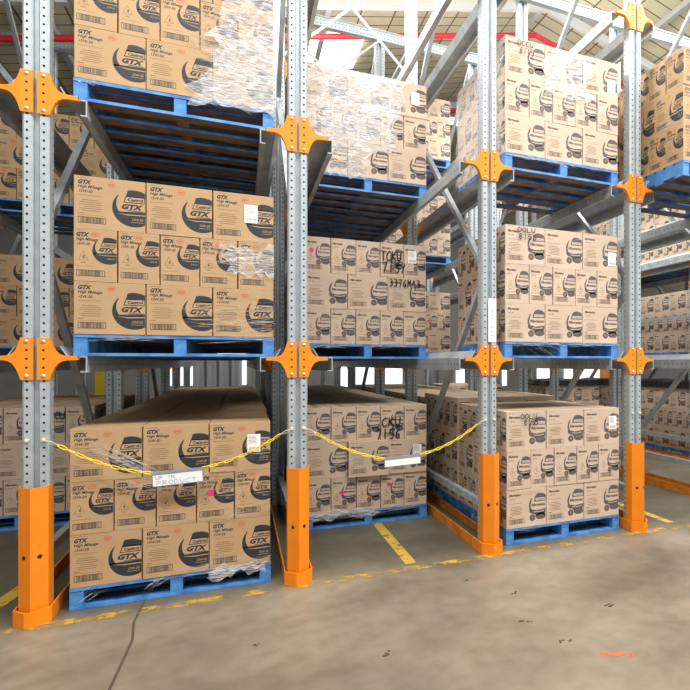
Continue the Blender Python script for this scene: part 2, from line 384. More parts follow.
# stickers and marker writing (parts of cartons)
def sticker_mesh():
    mb = MB(); w, h = .084, .125
    mb.box(-w/2, w/2, -.0006, .0004, -h/2, h/2, 0); r = random.Random(5)
    for i in range(6): mb.box(-w/2+.006, -w/2+.006+r.uniform(.02, .06), -.0010, -.0006, h/2-.012-i*.0095-.003, h/2-.012-i*.0095, 1)
    xx = -w/2+.01
    while xx < w/2-.012:
        q = r.choice((.0015, .003)); mb.box(xx, xx+q, -.0010, -.0006, -h/2+.01, -h/2+.036, 1); xx += q+r.choice((.002, .003))
    return mb.mesh('shipping_label', [M['paper'], M['faint']])
STICK = sticker_mesh()
def dot_mesh():
    mb = MB(); mb.prism([(.021*cos(2*pi*i/18), .021*sin(2*pi*i/18)) for i in range(18)], -.0008, .0005, 0, 'Y'); return mb.mesh('pink_dot', [M['pink']])
DOT = dot_mesh()
GLY = {'T': [[(0, 1), (1, .95)], [(.5, 1), (.45, 0)]], 'C': [[(1, .9), (.6, 1), (.1, .7), (0, .3), (.3, 0), (.9, .1)]], 'K': [[(.1, 1), (0, 0)], [(.9, 1), (.1, .5), (1, 0)]],
       'U': [[(0, 1), (.05, .2), (.4, 0), (.8, .2), (.9, 1)]], '7': [[(0, .95), (.9, 1), (.4, 0)]], '1': [[(.5, 1), (.45, 0)]], '5': [[(.9, 1), (.2, .95), (.15, .55), (.7, .6), (.9, .3), (.6, 0), (.1, .05)]],
       '6': [[(.8, 1), (.2, .6), (.1, .2), (.4, 0), (.8, .15), (.7, .45), (.2, .35)]], '3': [[(.1, .95), (.7, 1), (.8, .75), (.4, .55), (.85, .4), (.7, .05), (.1, .02)]],
       'O': [[(.5, 1), (.05, .7), (.05, .3), (.5, 0), (.95, .3), (.95, .7), (.5, 1)]], 'L': [[(.1, 1), (0, 0), (.9, .08)]], '8': [[(.5, .55), (.15, .75), (.5, 1), (.85, .75), (.5, .55), (.1, .25), (.5, 0), (.9, .25), (.5, .55)]],
       'R': [[(0, 0), (.05, 1), (.8, .85), (.6, .55), (.1, .5), (.9, 0)]], 'P': [[(0, 0), (.05, 1), (.8, .85), (.7, .5), (.05, .45)]], 'D': [[(0, 0), (.05, 1), (.8, .75), (.85, .3), (0, 0)]], 'M': [[(0, 0), (.15, 1), (.45, .4), (.8, 1), (.95, 0)]],
       'N': [[(0, 0), (.05, 1), (.85, 0), (.9, 1)]], 'I': [[(.5, 1), (.5, 0)]], '/': [[(.8, 1), (.2, 0)]], '4': [[(.7, 0), (.6, 1), (0, .4), (.95, .38)]], '2': [[(.05, .8), (.5, 1), (.85, .75), (0, 0), (.95, .05)]], ' ': []}
def scrawl(mb, t, x0, z0, ch, adv, wd, y=-.0016, slope=0, mi=0):
    for i, c in enumerate(t):
        for st in GLY.get(c, []):
            pts = [(x0+i*adv+a*adv*.78, z0+slope*i*adv+b*ch) for a, b in st]
            for (a, b), (c2, d) in zip(pts, pts[1:]):
                v = Vector((c2-a, d-b)); n = Vector((-v.y, v.x)).normalized()*wd/2; e = v.normalized()*wd*.3
                mb.poly([(a-n.x-e.x, y, b-n.y-e.y), (c2-n.x+e.x, y, d-n.y+e.y), (c2+n.x+e.x, y, d+n.y+e.y), (a+n.x-e.x, y, b+n.y-e.y)], mi)

# ------------------------------------------------------------------ setting: floor, roof, walls
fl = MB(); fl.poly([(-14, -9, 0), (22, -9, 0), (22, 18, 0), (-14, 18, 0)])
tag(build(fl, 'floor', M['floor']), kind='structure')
def roofz(x): return 8.3-.25*abs(x-6.6)
rf = MB()
for a, b in ((-14, 6.6), (6.6, 22)): rf.poly([(a, -.5, roofz(a)+.5), (b, -.5, roofz(b)+.5), (b, 18, roofz(b)+.5), (a, 18, roofz(a)+.5)])
tag(build(rf, 'ceiling', M['roof']), kind='structure')
wl = MB(); wl.box(-14, 22, 18, 18.2, 0, 9.2); tag(build(wl, 'wall_back', M['wall']), kind='structure')
# roof steel: white rafters across, purlins down the slope
def roof_steel():
    n = 1
    for y in (5.5, 10.2, 14.5):
        t = MB()
        for a, b in ((-14, 6.6), (6.6, 22)): t.bar((a, y, roofz(a)+.28), (b, y, roofz(b)+.28), .1, .16)
        tag(build(t, 'trim_%d' % n, M['white_steel']), kind='structure'); n += 1
    for x in (-5.5, -3.5, -1.5, .5, 2.5, 4.5, 6.6, 8.6, 10.6, 13, 15.5):
        t = MB(); t.bar((x, 0, roofz(x)+.42), (x, 18, roofz(x)+.42), .09, .12)
        tag(build(t, 'trim_%d' % n, M['white_steel']), kind='structure'); n += 1
roof_steel()
sk = MB(); sk.poly([(2.1, 6.9, roofz(2.1)+.44), (3.3, 6.9, roofz(3.3)+.44), (3.3, 8.2, roofz(3.3)+.44), (2.1, 8.2, roofz(2.1)+.44)])
tag(build(sk, 'window_1', M['sky']), kind='structure')
def pipe(y, dz, label, xs):
    t = MB(); t.tube([(x, y, roofz(x)-dz) for x in xs], .05, 8)
    tag(build(t, 'sprinkler_pipe', M['redpipe']), label, 'pipe')
pipe(6.0, .02, 'long red sprinkler pipe running under the roof and bending at the ridge', (-13, -4, 2, 6.6, 12, 20))
pipe(9.6, .1, 'red sprinkler pipe further back, seen low behind the third post', (2.2, 6.6, 9))
# back windows
for i, (x0, x1, z0, z1) in enumerate(((4.5, 7.5, .6, 2.0), (9.2, 11.5, .6, 2.2), (13, 17, .8, 2.4), (-1.2, 1.3, .8, 1.9))):
    m = MB(); m.box(x0, x1, 17.93, 17.99, z0, z1); tag(build(m, 'window_%d' % (i+2), M['window']), kind='structure')

# floor markings
def stripe(name, pts, w, m, label, cat='floor marking', z=.002):
    mb = MB()
    for (a, b), (c, d) in zip(pts, pts[1:]):
        v = Vector((c-a, d-b)).normalized(); n = Vector((-v.y, v.x))*w/2
        mb.poly([(a-n.x, b-n.y, z), (c-n.x, d-n.y, z), (c+n.x, d+n.y, z), (a+n.x, b+n.y, z)])
    o = build(mb, name, M[m]); tag(o, label, cat, kind=None); return o
stripe('painted_line', [(-3, -.12), (9, -.12)], .085, 'line', 'worn yellow line on the floor along the front of the racks')
stripe('painted_line', [(2.32, -.02), (2.32, 1.3)], .085, 'linef', 'yellow line leading into the empty floor between second and third guards')
stripe('painted_line', [(4.92, .02), (4.92, .9)], .08, 'linef', 'yellow line on the empty floor right of the fourth guard')
stripe('painted_line', [(-.42, -.4), (-.2, .9)], .1, 'linef', 'yellow line on the floor left of the first guard')
stripe('floor_crack', [(.555, .05), (.545, -.3), (.575, -.55), (.56, -1.1), (.57, -3)], .014, 'crack', 'dark joint crossing the aisle floor below the first load', 'crack', .0015)
def debris():
    from_px = [(3.265, -1.279, .045), (2.804, -.868, .028), (2.673, -1.291, .035), (2.741, -1.587, .026), (2.803, -1.591, .022), (1.833, -1.306, .035), (2.587, -.511, .02), (1.2, -.9, .02)]
    for i, (x, y, r) in enumerate(from_px):
        mb = MB(); n = 9; rr = random.Random(i)
        for q in range(4):
            a, d = rr.uniform(0, 6.28), rr.uniform(0, r); s = r*rr.uniform(.25, .5)
            mb.prism([(d*cos(a)+s*rr.uniform(.5, 1)*cos(2*pi*k/n), d*sin(a)+.5*s*rr.uniform(.5, 1)*sin(2*pi*k/n)) for k in range(n)], .001, .004)
        o = build(mb, 'floor_scrap', M['crack'], loc=(x, y, 0))
        tag(o, ['largest dark scrap on the aisle floor, furthest right', 'dark scrap on the floor in front of the third-lane pallet', 'dark scrap on the mid aisle floor, left of the paired scraps',
                'left one of two small paired scraps on the aisle floor', 'right one of two small paired scraps on the aisle floor', 'dark scrap on the floor, leftmost of the bigger ones',
                'tiny scrap on the floor nearest the third post guard', 'tiny scrap on the aisle floor near the dark joint'][i], 'scrap', 'scraps on the aisle floor')
debris()
stripe('spray_mark', [(2.86, -1.80), (3.09, -1.91)], .06, 'orangemark', 'small orange paint mark on the aisle floor at right')

# ------------------------------------------------------------------ rack frames
PN = {-1: 'left-edge', 0: 'first', 1: 'second', 2: 'third', 3: 'fourth', 4: 'fifth', 5: 'sixth', 6: 'seventh', 7: 'eighth'}
def post_mb(h):
    mb = MB(); a = .066
    prof = [(-a, .10), (-a, .012), (-a+.010, 0), (-.022, 0), (-.013, .012), (-.012, .034), (.012, .034), (.013, .012), (.022, 0), (a-.010, 0), (a, .012), (a, .10), (a-.03, .10), (a-.03, .085), (-a+.03, .085), (-a+.03, .10)]
    mb.prism(prof, 0, h, 0)
    z = .08
    while z < h-.03:
        for x, y, s in ((-.041, -.0006, 1), (.041, -.0006, 1)):
            mb.poly([(x+.0072*cos(k*pi/3), y, z+.0078*sin(k*pi/3)) for k in range(6)], 1)
        for sx in (-1, 1):
            for yy in (.08,): mb.poly([(sx*(a+.0006), yy-.005, z-.006), (sx*(a+.0006), yy+.005, z-.006), (sx*(a+.0006), yy+.005, z+.006), (sx*(a+.0006), yy-.005, z+.006)], 1)
        z += .0505
    return mb
POSTH = 6.5
POST = post_mb(POSTH).mesh('upright_post', [M['galv'], M['hole']])
def bracket_mb(rear=False):
    """orange bracket: two bolted plates with tapering arms; origin on the post face at bracket centre, faces -Y"""
    mb = MB()
    for s in (-1, 1):
        pts = [(.009, .127), (.071, .127)]
        for k in range(1, 9):                                   # concave upper edge to the tip
            t = (k/8)**1.8; pts.append((.071+.137*t, .127-.109*(1-(1-t)**6)))
        pts.append((.213, .017)); pts.append((.210, -.006))
        for k in range(1, 9):
            t = (1-k/8)**1.8; pts.append((.071+.137*t, -.127+.119*(1-(1-t)**5)))
        pts.append((.009, -.127))
        pts = [(s*x, z) for x, z in pts]
        fold = lambda x: -.010 if abs(x) < .072 else -.010+.12*(abs(x)-.072)
        n = len(pts); k0 = len(mb.v)
        mb.v += [(x, fold(x), z) for x, z in pts]+[(x, fold(x)+(.009 if abs(x) < .068 else .034), z) for x, z in pts]
        # front surface fan strips: pair upper and lower edges
        up = list(range(0, 11)); lo = list(range(n-1, 10, -1))
        for i in range(min(len(up), len(lo))-1):
            mb.f.append((k0+up[i], k0+up[i+1], k0+lo[i+1], k0+lo[i])); mb.m.append(0)
            mb.f.append((k0+n+up[i], k0+n+up[i+1], k0+n+lo[i+1], k0+n+lo[i])); mb.m.append(0)
        for i in range(n):
            j = (i+1) % n; mb.f.append((k0+i, k0+j, k0+n+j, k0+n+i)); mb.m.append(0)
        for z in (-.053, 0, .053):
            mb.poly([(s*.041+.007*cos(k*pi/3), -.0108, z+.0075*sin(k*pi/3)) for k in range(6)], 1)
    return mb
BRK = bracket_mb().mesh('arm_bracket', [M['orange'], M['hole']])
bm_ = MB(); bm_.dome((0, 0, 0), .0125, 10); BOLT = bm_.mesh('bolt', [M['bolt']])
bm_ = MB(); bm_.dome((0, 0, 0), .013, 10, h=.4); BOLTD = bm_.mesh('bolt', [M['boltd']])
def guard_mb():
    mb = MB(); t = .006
    out = [(-.072, .06), (-.072, -.035), (0, -.098), (.072, -.035), (.072, .06)]
    inn = [(.0675, .06), (.0675, -.032), (0, -.090), (-.0675, -.032), (-.0675, .06)]
    mb.prism(out+inn, .004, .812)
    return mb
GUARD = guard_mb().mesh('post_guard', [M['orange']])
def shoe_mb():
    mb = MB()
    out = [(-.093, .16), (-.093, -.055), (-.02, -.134), (.02, -.134), (.093, -.055), (.093, .16)]
    inn = [(.085, .16), (.085, -.050), (.017, -.124), (-.017, -.124), (-.085, -.050), (-.085, .16)]
    mb.prism(out+inn, .001, .092); return mb
SHOE = shoe_mb().mesh('guard_shoe', [M['orange']])
def floorrail_mb():
    mb = MB()
    for s in (-1, 1):
        mb.box(s*.089-.005, s*.089+.005, .161, 10.6, .001, .09)
    mb.box(-.083, .083, .17, 10.6, .0005, .012, 1)
    return mb
FRAIL = floorrail_mb().mesh('floor_rail', [M['oranged'], M['crack']])
bm_ = MB(); bm_.box(-.025, .025, .102, 10.5, .33, .39); LOWT = bm_.mesh('bottom_rail', [M['galvd']])
def brace_mesh(y0, z0, y1, z1):
    mb = MB(); mb.bar((0, y0, z0), (0, y1, z1), .045, .05); return mb.mesh('diagonal_brace', [M['galvd']])
BRACES = []
for ys in (0, 4.10):
    for (a, b, c, d) in ((2.30, .22, .12, 2.28), (.12, 2.36, 2.30, 4.36), (2.30, 4.44, .12, 6.42)):
        BRACES.append(brace_mesh(ys+a, b, ys+c, d))
HBR = []
for y0, y1 in ((2.45, 4.10), (6.55, 8.20)):
    for z in (2.3, 5.4):
        m = MB(); m.bar((0, y0, z), (0, y1, z), .04, .04); HBR.append(m.mesh('spacer_bar', [M['galvd']]))
def frame(i, detail=True, y0=0):
    o = empty('rack_frame', (i*W, 0, 0))
    txt = {-1: 'galvanised rack frame beyond the left edge with orange brackets', 0: 'leftmost tall galvanised rack frame with orange foot guard and orange brackets', 1: 'second galvanised rack frame from left, chains hooked on both sides of it',
           2: 'third galvanised rack frame from left, white paper strip on its post', 3: 'fourth galvanised rack frame from left, bracket showing at its very top',
           4: 'galvanised rack frame just right of the empty fourth lane', 5: 'galvanised rack frame two lanes beyond the fourth post, before the rightmost cartons', 6: 'galvanised rack frame furthest right behind the cartons'}[i]
    tag(o, txt, 'rack frame', 'drive-in rack frames')
    for y in POST_Y:
        link('upright_post', POST, o, (0, y, 0))
        if y in (0, 4.10, 8.20):
            for l in (1, 2, 3):
                b = link('arm_bracket', BRK, o, (0, y, BR[l]))
                if y == 0:
                    for x in (-.041, .041):
                        for z in (-.105, .105): link('bolt', BOLT, b, (x, -.0105, z))
        else:
            for l in (1, 2, 3): link('arm_bracket', BRK, o, (0, y+.1, BR[l]), pi)
    g = link('post_guard', GUARD, o)
    for s in (-1, 1): link('bolt', BOLTD, g, (s*.038, -.0665, .40), s*radians(40))
    link('guard_shoe', SHOE, o); link('floor_rail', FRAIL, o); link('bottom_rail', LOWT, o)
    for b in BRACES: link('diagonal_brace', b, o)
    for b in HBR: link('spacer_bar', b, o)
    if 0 <= i <= 3:
        for s in (-1, 1): 
            k = MB(); k.dome((0, 0, 0), .014, 8, h=1.6); build(k, 'hook_bolt', M['wire'], o, (s*.041, -.002, 1.085))
    return o
frames = {i: frame(i) for i in range(-1, 7)}
mb = MB(); mb.box(-.012, .06, -.0022, -.0008, 1.73, 2.09)
for k in range(7): mb.box(.012, .036, -.0028, -.0022, 1.78+k*.035, 1.786+k*.035, 1)
o = build(mb, 'paper_strip', [M['paper'], M['greyp']], frames[2]); o['label'] = 'white paper strip taped to the post'

# pallet rails on the bracket arms
def rail_mb(s, y0, y1):
    """s=+1: rail on the right-hand side of a frame"""
    prof = [(.108, .075), (.113, .079), (.150, .018), (.247, .018), (.247, -.085), (.212, -.085), (.212, -.078), (.240, -.078), (.240, .010), (.145, .010)]
    mb = MB(); mb.prism([(s*x, z) for x, z in prof], y0, y1, 0, 'Y')
    y = y0+.05
    while y < min(y1, 5):
        mb.poly([(s*.2478, y-.006, -.04), (s*.2478, y+.006, -.04), (s*.2478, y+.006, -.028), (s*.2478, y-.006, -.028)], 1)
        y += .075
    return mb
RAIL = {s: rail_mb(s, .045, 10.5).mesh('pallet_rail', [M['galvd'], M['hole']]) for s in (-1, 1)}
LNAME = {1: 'middle', 2: 'upper', 3: 'top'}
def lane(b):
    return {-1: 'left-edge lane', 0: 'lane between first and second posts', 1: 'lane between second and third posts', 2: 'lane between third and fourth posts',
            3: 'fourth lane, right of fourth post', 4: 'fifth lane, seen through the fourth lane', 5: 'rightmost visible lane'}[b]
for b in range(-1, 6):
    for l in (1, 2, 3):
        for s, i in ((1, b), (-1, b+1)): link('pallet_rail', RAIL[s], frames[i], (0, 0, BR[l]))
# tie beams and rods
def tie(y, z, x0, x1, label):
    t = MB(); t.box(x0, x1, y-.03, y+.03, z-.075, z+.075)
    x = x0+.03
    while x < x1: 
        t.poly([(x-.006, y-.0306, z+.02), (x+.006, y-.0306, z+.02), (x+.006, y-.0306, z+.032), (x-.006, y-.0306, z+.032)], 1)
        t.poly([(x-.006, y-.0306, z-.04), (x+.006, y-.0306, z-.04), (x+.006, y-.0306, z-.028), (x-.006, y-.0306, z-.028)], 1); x += .05
    t.box(x0, x1, y-.045, y-.03, z+.06, z+.075); t.box(x0, x1, y-.045, y-.03, z-.075, z-.06)
    tag(build(t, 'tie_beam', [M['galv'], M['hole']]), label, 'tie beam', 'tie beams across the rack tops')
tie(2.30, 6.36, -2*W, 8*W, 'perforated steel tie beam across the rack tops, nearest to the aisle')
tie(4.05, 6.36, -2*W, 8*W, 'perforated steel tie beam crossing above the second-lane load')
tie(6.40, 6.36, -2*W, 8*W, 'perforated steel tie beam across the tops, third from the aisle')
for y, nm in ((2.29, 'nearer'), (4.0, 'farther')):
    for (x0, z0, x1, z1, w) in ((W, 4.85, 2*W, 6.3, 'rising to right'), (2*W, 4.85, W, 6.3, 'rising to left')):
        t = MB(); yy = y-(.0 if 'right' in w else .07); t.tube([(x0, yy, z0), (x1, yy, z1)], .016, 8)
        tag(build(t, 'bracing_rod', M['white_steel']), 'thin pale bracing rod %s above second lane, %s of two crosses' % (w, nm), 'bracing rod', 'crossed bracing rods')

# ------------------------------------------------------------------ pallets
def pallet_meshes():
    h = PW/2; td = MB(); n = 9
    for i in range(n):
        w = .102 if i in (0, n-1) else .098; y0 = -h+i*(PW-.1)/(n-1)
        td.box(-h, h, y0, y0+w, .118, .139)
    bd = MB()
    for i in range(5):
        y0 = -h+i*(PW-.11)/4; bd.box(-h, h, y0, y0+.11, .001, .020)
    be = MB(); be.box(-.036, .036, -h+.004, h-.004, .020, .118)
    bs = {}
    for s in (-1, 1):
        q = MB(); q.add(be)
        for poly in text2d('CHEP', .03, .1):
            pts = [(.10+(a*.24), .040+b*.052) for a, b in poly]
            q.poly([(s*.0367, -s*(p[0]-.22)*-1 if s > 0 else -(p[0]-.22), p[1]) for p in pts], 1)
            q.poly([(s*.0367, (p[0]+.1) if s > 0 else -(p[0]+.1), p[1]) for p in pts][::1], 1) if False else None
        k = 16; q.poly([(s*.0367, s*(-.20+.034*cos(2*pi*j/k)), .066+.026*sin(2*pi*j/k)) for j in range(k)], 1)
        bs[s] = q.mesh('bearer', [M['pallet'], M['pallet_white']])
    return td.mesh('top_deck', [M['pallet']]), bd.mesh('bottom_deck', [M['pallet']]), be.mesh('bearer', [M['pallet']]), bs
PTD, PBD, PBE, PBS = pallet_meshes()
def pallet(x, y, z, label, rz=0):
    o = empty('pallet', (x, y, z), rz); tag(o, label, 'pallet', 'blue pallets')
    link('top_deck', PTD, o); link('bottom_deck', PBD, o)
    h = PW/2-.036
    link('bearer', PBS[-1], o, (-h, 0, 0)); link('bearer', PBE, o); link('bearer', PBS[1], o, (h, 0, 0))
    return o

# ------------------------------------------------------------------ loads of cartons
ORD = ['first', 'second', 'third', 'fourth', 'fifth', 'sixth', 'seventh', 'eighth', 'ninth']
cartons = []          # every carton as a record
LAY = ['bottom', 'middle', 'top']
def short(b):
    return {-1: 'left of first post', 0: 'between first and second posts', 1: 'between second and third posts', 2: 'between third and fourth posts', 3: 'right of fourth post', 4: 'in fifth lane', 5: 'in rightmost lane'}[b]
def load(b, l, k, kind, pat='WNW', faces='FT', dy=0.0, ch=1.0, dz=0.0, wrap=None, dx=0.0):
    """k = pallet position counted back from the aisle; faces = which sides of the stack are built: F L R T"""
    x = (b+.5)*W+dx; y = .056+k*PW+PW/2+dy+(.012*k); z = LV[l]+dz
    lvl = ['floor', 'middle-level', 'upper', 'top-level'][l]
    pos = 'front' if k == 0 else ORD[k]
    ph = '%s %s load %s' % (pos, lvl, short(b))
    pallet(x, y, z+.0005, 'blue wooden pallet under the %s' % ph)
    rec = {}
    for li in range(3):
        wide = pat[li] == 'W'
        nx, ny = (3, 5) if wide else (5, 3)
        for iy in range(ny):
            for ix in range(nx):
                keep = ('F' in faces and iy == 0) or ('L' in faces and ix == 0) or ('R' in faces and ix == nx-1) or ('T' in faces and li == 2)
                if not keep: continue
                px = x-PW/2+(ix+.5)*PW/nx+random.uniform(-.0010, .0010)
                py = y-PW/2+(iy+.5)*PW/ny+random.uniform(-.0008, .0008)+(random.uniform(-.009, -.001) if iy == 0 else 0)
                pz = z+HP+li*HB*ch+.0008
                size = 'wide' if wide else 'narrow'
                if iy == 0: t = '%s carton, %s from left, %s layer, %s' % (size, ORD[ix], LAY[li], ph)
                elif ix == 0: t = 'carton %s back on left side, %s layer, %s' % (ORD[iy], LAY[li], ph)
                elif ix == nx-1: t = 'carton %s back on right side, %s layer, %s' % (ORD[iy], LAY[li], ph)
                else: t = 'inner top carton, row %s, column %s, %s' % (['one', 'two', 'three', 'four', 'five'][iy], ['one', 'two', 'three', 'four', 'five'][ix], ph)
                r = dict(kind=kind, loc=(px, py, pz), rz=(0 if wide else pi/2)+random.uniform(-.003, .003), label=t, group='cartons on the '+ph, parts=[], sc=ch, wide=wide, ph=ph, li=li, ix=ix, iy=iy)
                # narrow end print should face the aisle: rotate so that local +X end looks to -Y
                if not wide: r['rz'] -= pi
                rec[(li, ix, iy)] = r; cartons.append(r)
    return dict(rec=rec, x=x, y=y, z=z, ph=ph, ch=ch)
A = {}
# lane between first and second posts
A['b1f'] = load(0, 0, 0, 'gtx', faces='FLRT', dx=-.012)
for k in range(1, 6): load(0, 0, k, 'gtx', faces='T', dx=random.uniform(-.008, .008))
A['b1m'] = load(0, 1, 0, 'gtx', faces='FLRT', dx=.009)
A['b1u'] = load(0, 2, 0, 'gtx', faces='FLR', pat='WNW', dx=.009)
load(0, 1, 1, 'gtx', faces='FL'); load(0, 2, 1, 'gtx', faces='FL'); load(0, 2, 2, 'gtx', faces='FL')
# lane between second and third posts: front places empty
for k in (2, 3, 4):
    load(0, 1, k, 'gtx', faces='F'); load(1, 1, k+1, 'mag', faces='F')  # unseen loads, added to keep light off the floor loads below
load(0, 2, 3, 'gtx', faces='F'); load(1, 2, 3, 'mag', faces='F')
A['b2f'] = load(1, 0, 1, 'mag', pat='NWN', faces='FRT', dy=-.01)
for k in range(2, 6): load(1, 0, k, 'mag', pat='NWN', faces='RT', dx=random.uniform(-.008, .008))
A['b2m'] = load(1, 1, 1, 'mag', pat='NWN', faces='FRT', dy=.01)
A['b2u'] = load(1, 2, 1, 'mag', pat='WNW', faces='FRT')
load(1, 1, 2, 'mag', faces='FR'); load(1, 2, 2, 'mag', faces='FR')
# lane between third and fourth posts
A['b3f'] = load(2, 0, 0, 'mag', faces='FLT', dx=.014)
load(2, 0, 1, 'mag', faces='FLT', ch=1.055)
for k in range(2, 6): load(2, 0, k, 'mag', faces='LT', dx=random.uniform(-.008, .008))
A['b3m'] = load(2, 1, 0, 'mag', faces='FLRT')
A['b3u'] = load(2, 2, 0, 'mag', faces='FLRT')
A['b3dm'] = load(2, 1, 4, 'mag', faces='FT'); load(2, 2, 4, 'mag', faces='FT', pat='NWN'); load(2, 3, 4, 'mag', faces='FT')
# lanes to the right
A['b4u'] = load(3, 2, 0, 'gtx', faces='FL', dy=-.506)
for k in (2, 3, 4): load(5, 0, k, 'mag', pat='NWN', faces='FLT')
for k in (1, 2, 3, 4): load(5, 1, k, 'mag', pat='NWN', faces='FL')
for k in (1, 2, 3, 4): load(5, 2, k, 'mag', pat='WNW', faces='FL')
load(4, 0, 4, 'mag', faces='FLT'); load(3, 0, 5, 'mag', faces='FLT')
# left-edge lane, deep
A['b0f'] = load(-1, 0, 2, 'mag', pat='NWN', faces='FRT')
load(-1, 1, 3, 'gtx', faces='FR', pat='WNW'); load(-1, 2, 3, 'gtx', faces='FR', pat='NWN')
load(-1, 0, 3, 'gtx', faces='RT')

def part(key, c, kind, x, z, **kw): A[key]['rec'][c]['parts'].append((kind, x, z, kw))
# (x, z) in face coordinates from the centre of the carton front, metres; stickers
part('b1f', (2, 2, 0), 'label', .085, .02); part('b1m', (2, 2, 0), 'label', .045, .03); 
part('b2f', (1, 2, 0), 'label', .095, .045); part('b2m', (2, 4, 0), 'label', -.03, .045); part('b2u', (2, 2, 0), 'label', .075, .02)
part('b3f', (2, 2, 0), 'label', .115, .03); part('b3m', (2, 2, 0), 'label', .125, -.05); part('b3u', (2, 2, 0), 'label', .115, -.06)
part('b1f', (1, 3, 0), 'dot', -.03, .03); part('b2f', (0, 1, 0), 'dot', -.02, .02); part('b2f', (0, 3, 0), 'dot', -.035, .06)
part('b2m', (2, 0, 0), 'dot', -.055, .04); part('b2u', (1, 3, 0), 'dot', -.06, .05); part('b3dm', (1, 3, 0), 'dot', -.03, .02)
part('b2f', (2, 3, 0), 'write', 0, 0, lines=[('CKU', -.105, -.035, .083, .066), ('7156', -.160, -.155, .092, .062)])
part('b2m', (2, 3, 0), 'write', 0, 0, lines=[('TCKU', -.108, -.008, .09, .052), ('715/', -.10, -.118, .088, .062)])
part('b2m', (1, 2, 0), 'write', 0, 0, lines=[('3376M43', -.185, .075, .07, .046)])
part('b3f', (2, 0, 0), 'write', 0, 0, lines=[('OOLU', -.06, .10, .045, .042), ('8155', -.03, .045, .05, .036)])
part('b3m', (2, 0, 0), 'write', 0, 0, lines=[('OOLU', -.08, .11, .04, .045), ('8155', -.07, .05, .045, .045)])
part('b3u', (2, 0, 0), 'write', 0, 0, lines=[('OCCU', -.08, .10, .045, .04), ('8115', -.06, .03, .05, .036)])
part('b0f', (2, 3, 0), 'write', 0, 0, lines=[('TCKU', -.09, .05, .07, .055)])
# the middle layer of the second-lane floor load sits proud of the rest
for ix in (1, 2):
    r = A['b2f']['rec'][(1, ix, 0)]; r['loc'] = (r['loc'][0]-.005, r['loc'][1]-(.05 if ix == 1 else .02), r['loc'][2])

def make_carton(r):
    o = link('carton', CME[r['kind']], None, r['loc'], r['rz'])
    if r['sc'] != 1: o.scale = (1, 1, r['sc'])
    lab = r['label']; extra = {}
    tag(o, lab, 'carton', r['group'])
    front = CS/2 if r['wide'] else CL/2
    for kind, x, z, kw in r['parts']:
        e = .0115 if kind == 'write' else .0030
        if r['wide']: loc = (x, -front-e, CH/2+z); rz = 0
        else: loc = (front+e, x, CH/2+z); rz = pi/2
        if kind == 'label': q = link('shipping_label', STICK, o, loc, rz); q['label'] = 'white printed shipping label'
        elif kind == 'dot': q = link('dot_sticker', DOT, o, loc, rz); q['label'] = 'bright pink dot sticker'
        else:
            m = MB()
            for t, a, c, h, adv in kw['lines']: scrawl(m, t, a, c, h, adv, .0120 if h > .08 else .0095 if h > .055 else .0062)
            q = build(m, 'handwriting', M['marker'], o, (loc[0]*(1), loc[1], loc[2]), rz); q['label'] = 'black marker handwriting'
    r['ob'] = o
for r in cartons: make_carton(r)
# which cartons the photograph shows largest
cam_d = bpy.data.cameras.new('camera'); cam = bpy.data.objects.new('camera', cam_d); C.objects.link(cam); S.camera = cam
FPX = 569.58; CX, CY = 507.94, 363.49
cam.location = (1.1271, -4.3351, 1.5516); YAW = .4381
cam.rotation_euler = (pi/2, 0, -YAW)
cam_d.sensor_width = 36; cam_d.lens = FPX/690*36; cam_d.shift_x = (345-CX)/690; cam_d.shift_y = (CY-345)/690; cam_d.clip_start = .05
def rank():
    dg = bpy.context.evaluated_depsgraph_get(); dg.update()
    fw = Vector((sin(YAW), cos(YAW), 0)); rt = Vector((cos(YAW), -sin(YAW), 0)); up = Vector((0, 0, 1))
    own = {}
    for r in cartons:
        own[r['ob'].name] = r; r['px'] = 0
        for ch in r['ob'].children: own[ch.name] = r
    n = 0
    for v in range(1, 690, 4):
        for u in range(1, 690, 4):
            d = (fw+rt*((u-CX)/FPX)-up*((v-CY)/FPX)).normalized()
            hit, loc, nrm, idx, ob, mat_ = S.ray_cast(dg, cam.location, d)
            if hit and ob and ob.name in own: own[ob.name]['px'] += 1
rank()
order = sorted(cartons, key=lambda r: -r['px'])
keep = order[:300]; rest = order[300:]
print('CARTONS', len(cartons), 'visible', sum(r['px'] > 0 for r in cartons), 'cut px', keep[-1]['px'])
for kind in ('gtx', 'mag'):
    pass
big = MB(); allm = MATS['gtx']+MATS['mag']
for r in rest:
    src = LITE[r['kind']]; t = MB(); t.v = src.v; t.f = src.f; t.m = [q+(6 if r['kind'] == 'mag' else 0) for q in src.m]
    big.add(t, r['loc'], r['rz'], r['sc'])
    for ch in list(r['ob'].children): bpy.data.objects.remove(ch)
    bpy.data.objects.remove(r['ob'])
o = link('cartons', big.mesh('cartons', allm, fix=False)); tag(o, 'many small brown cartons in the loads deep inside the racks', 'cartons', None, 'stuff')

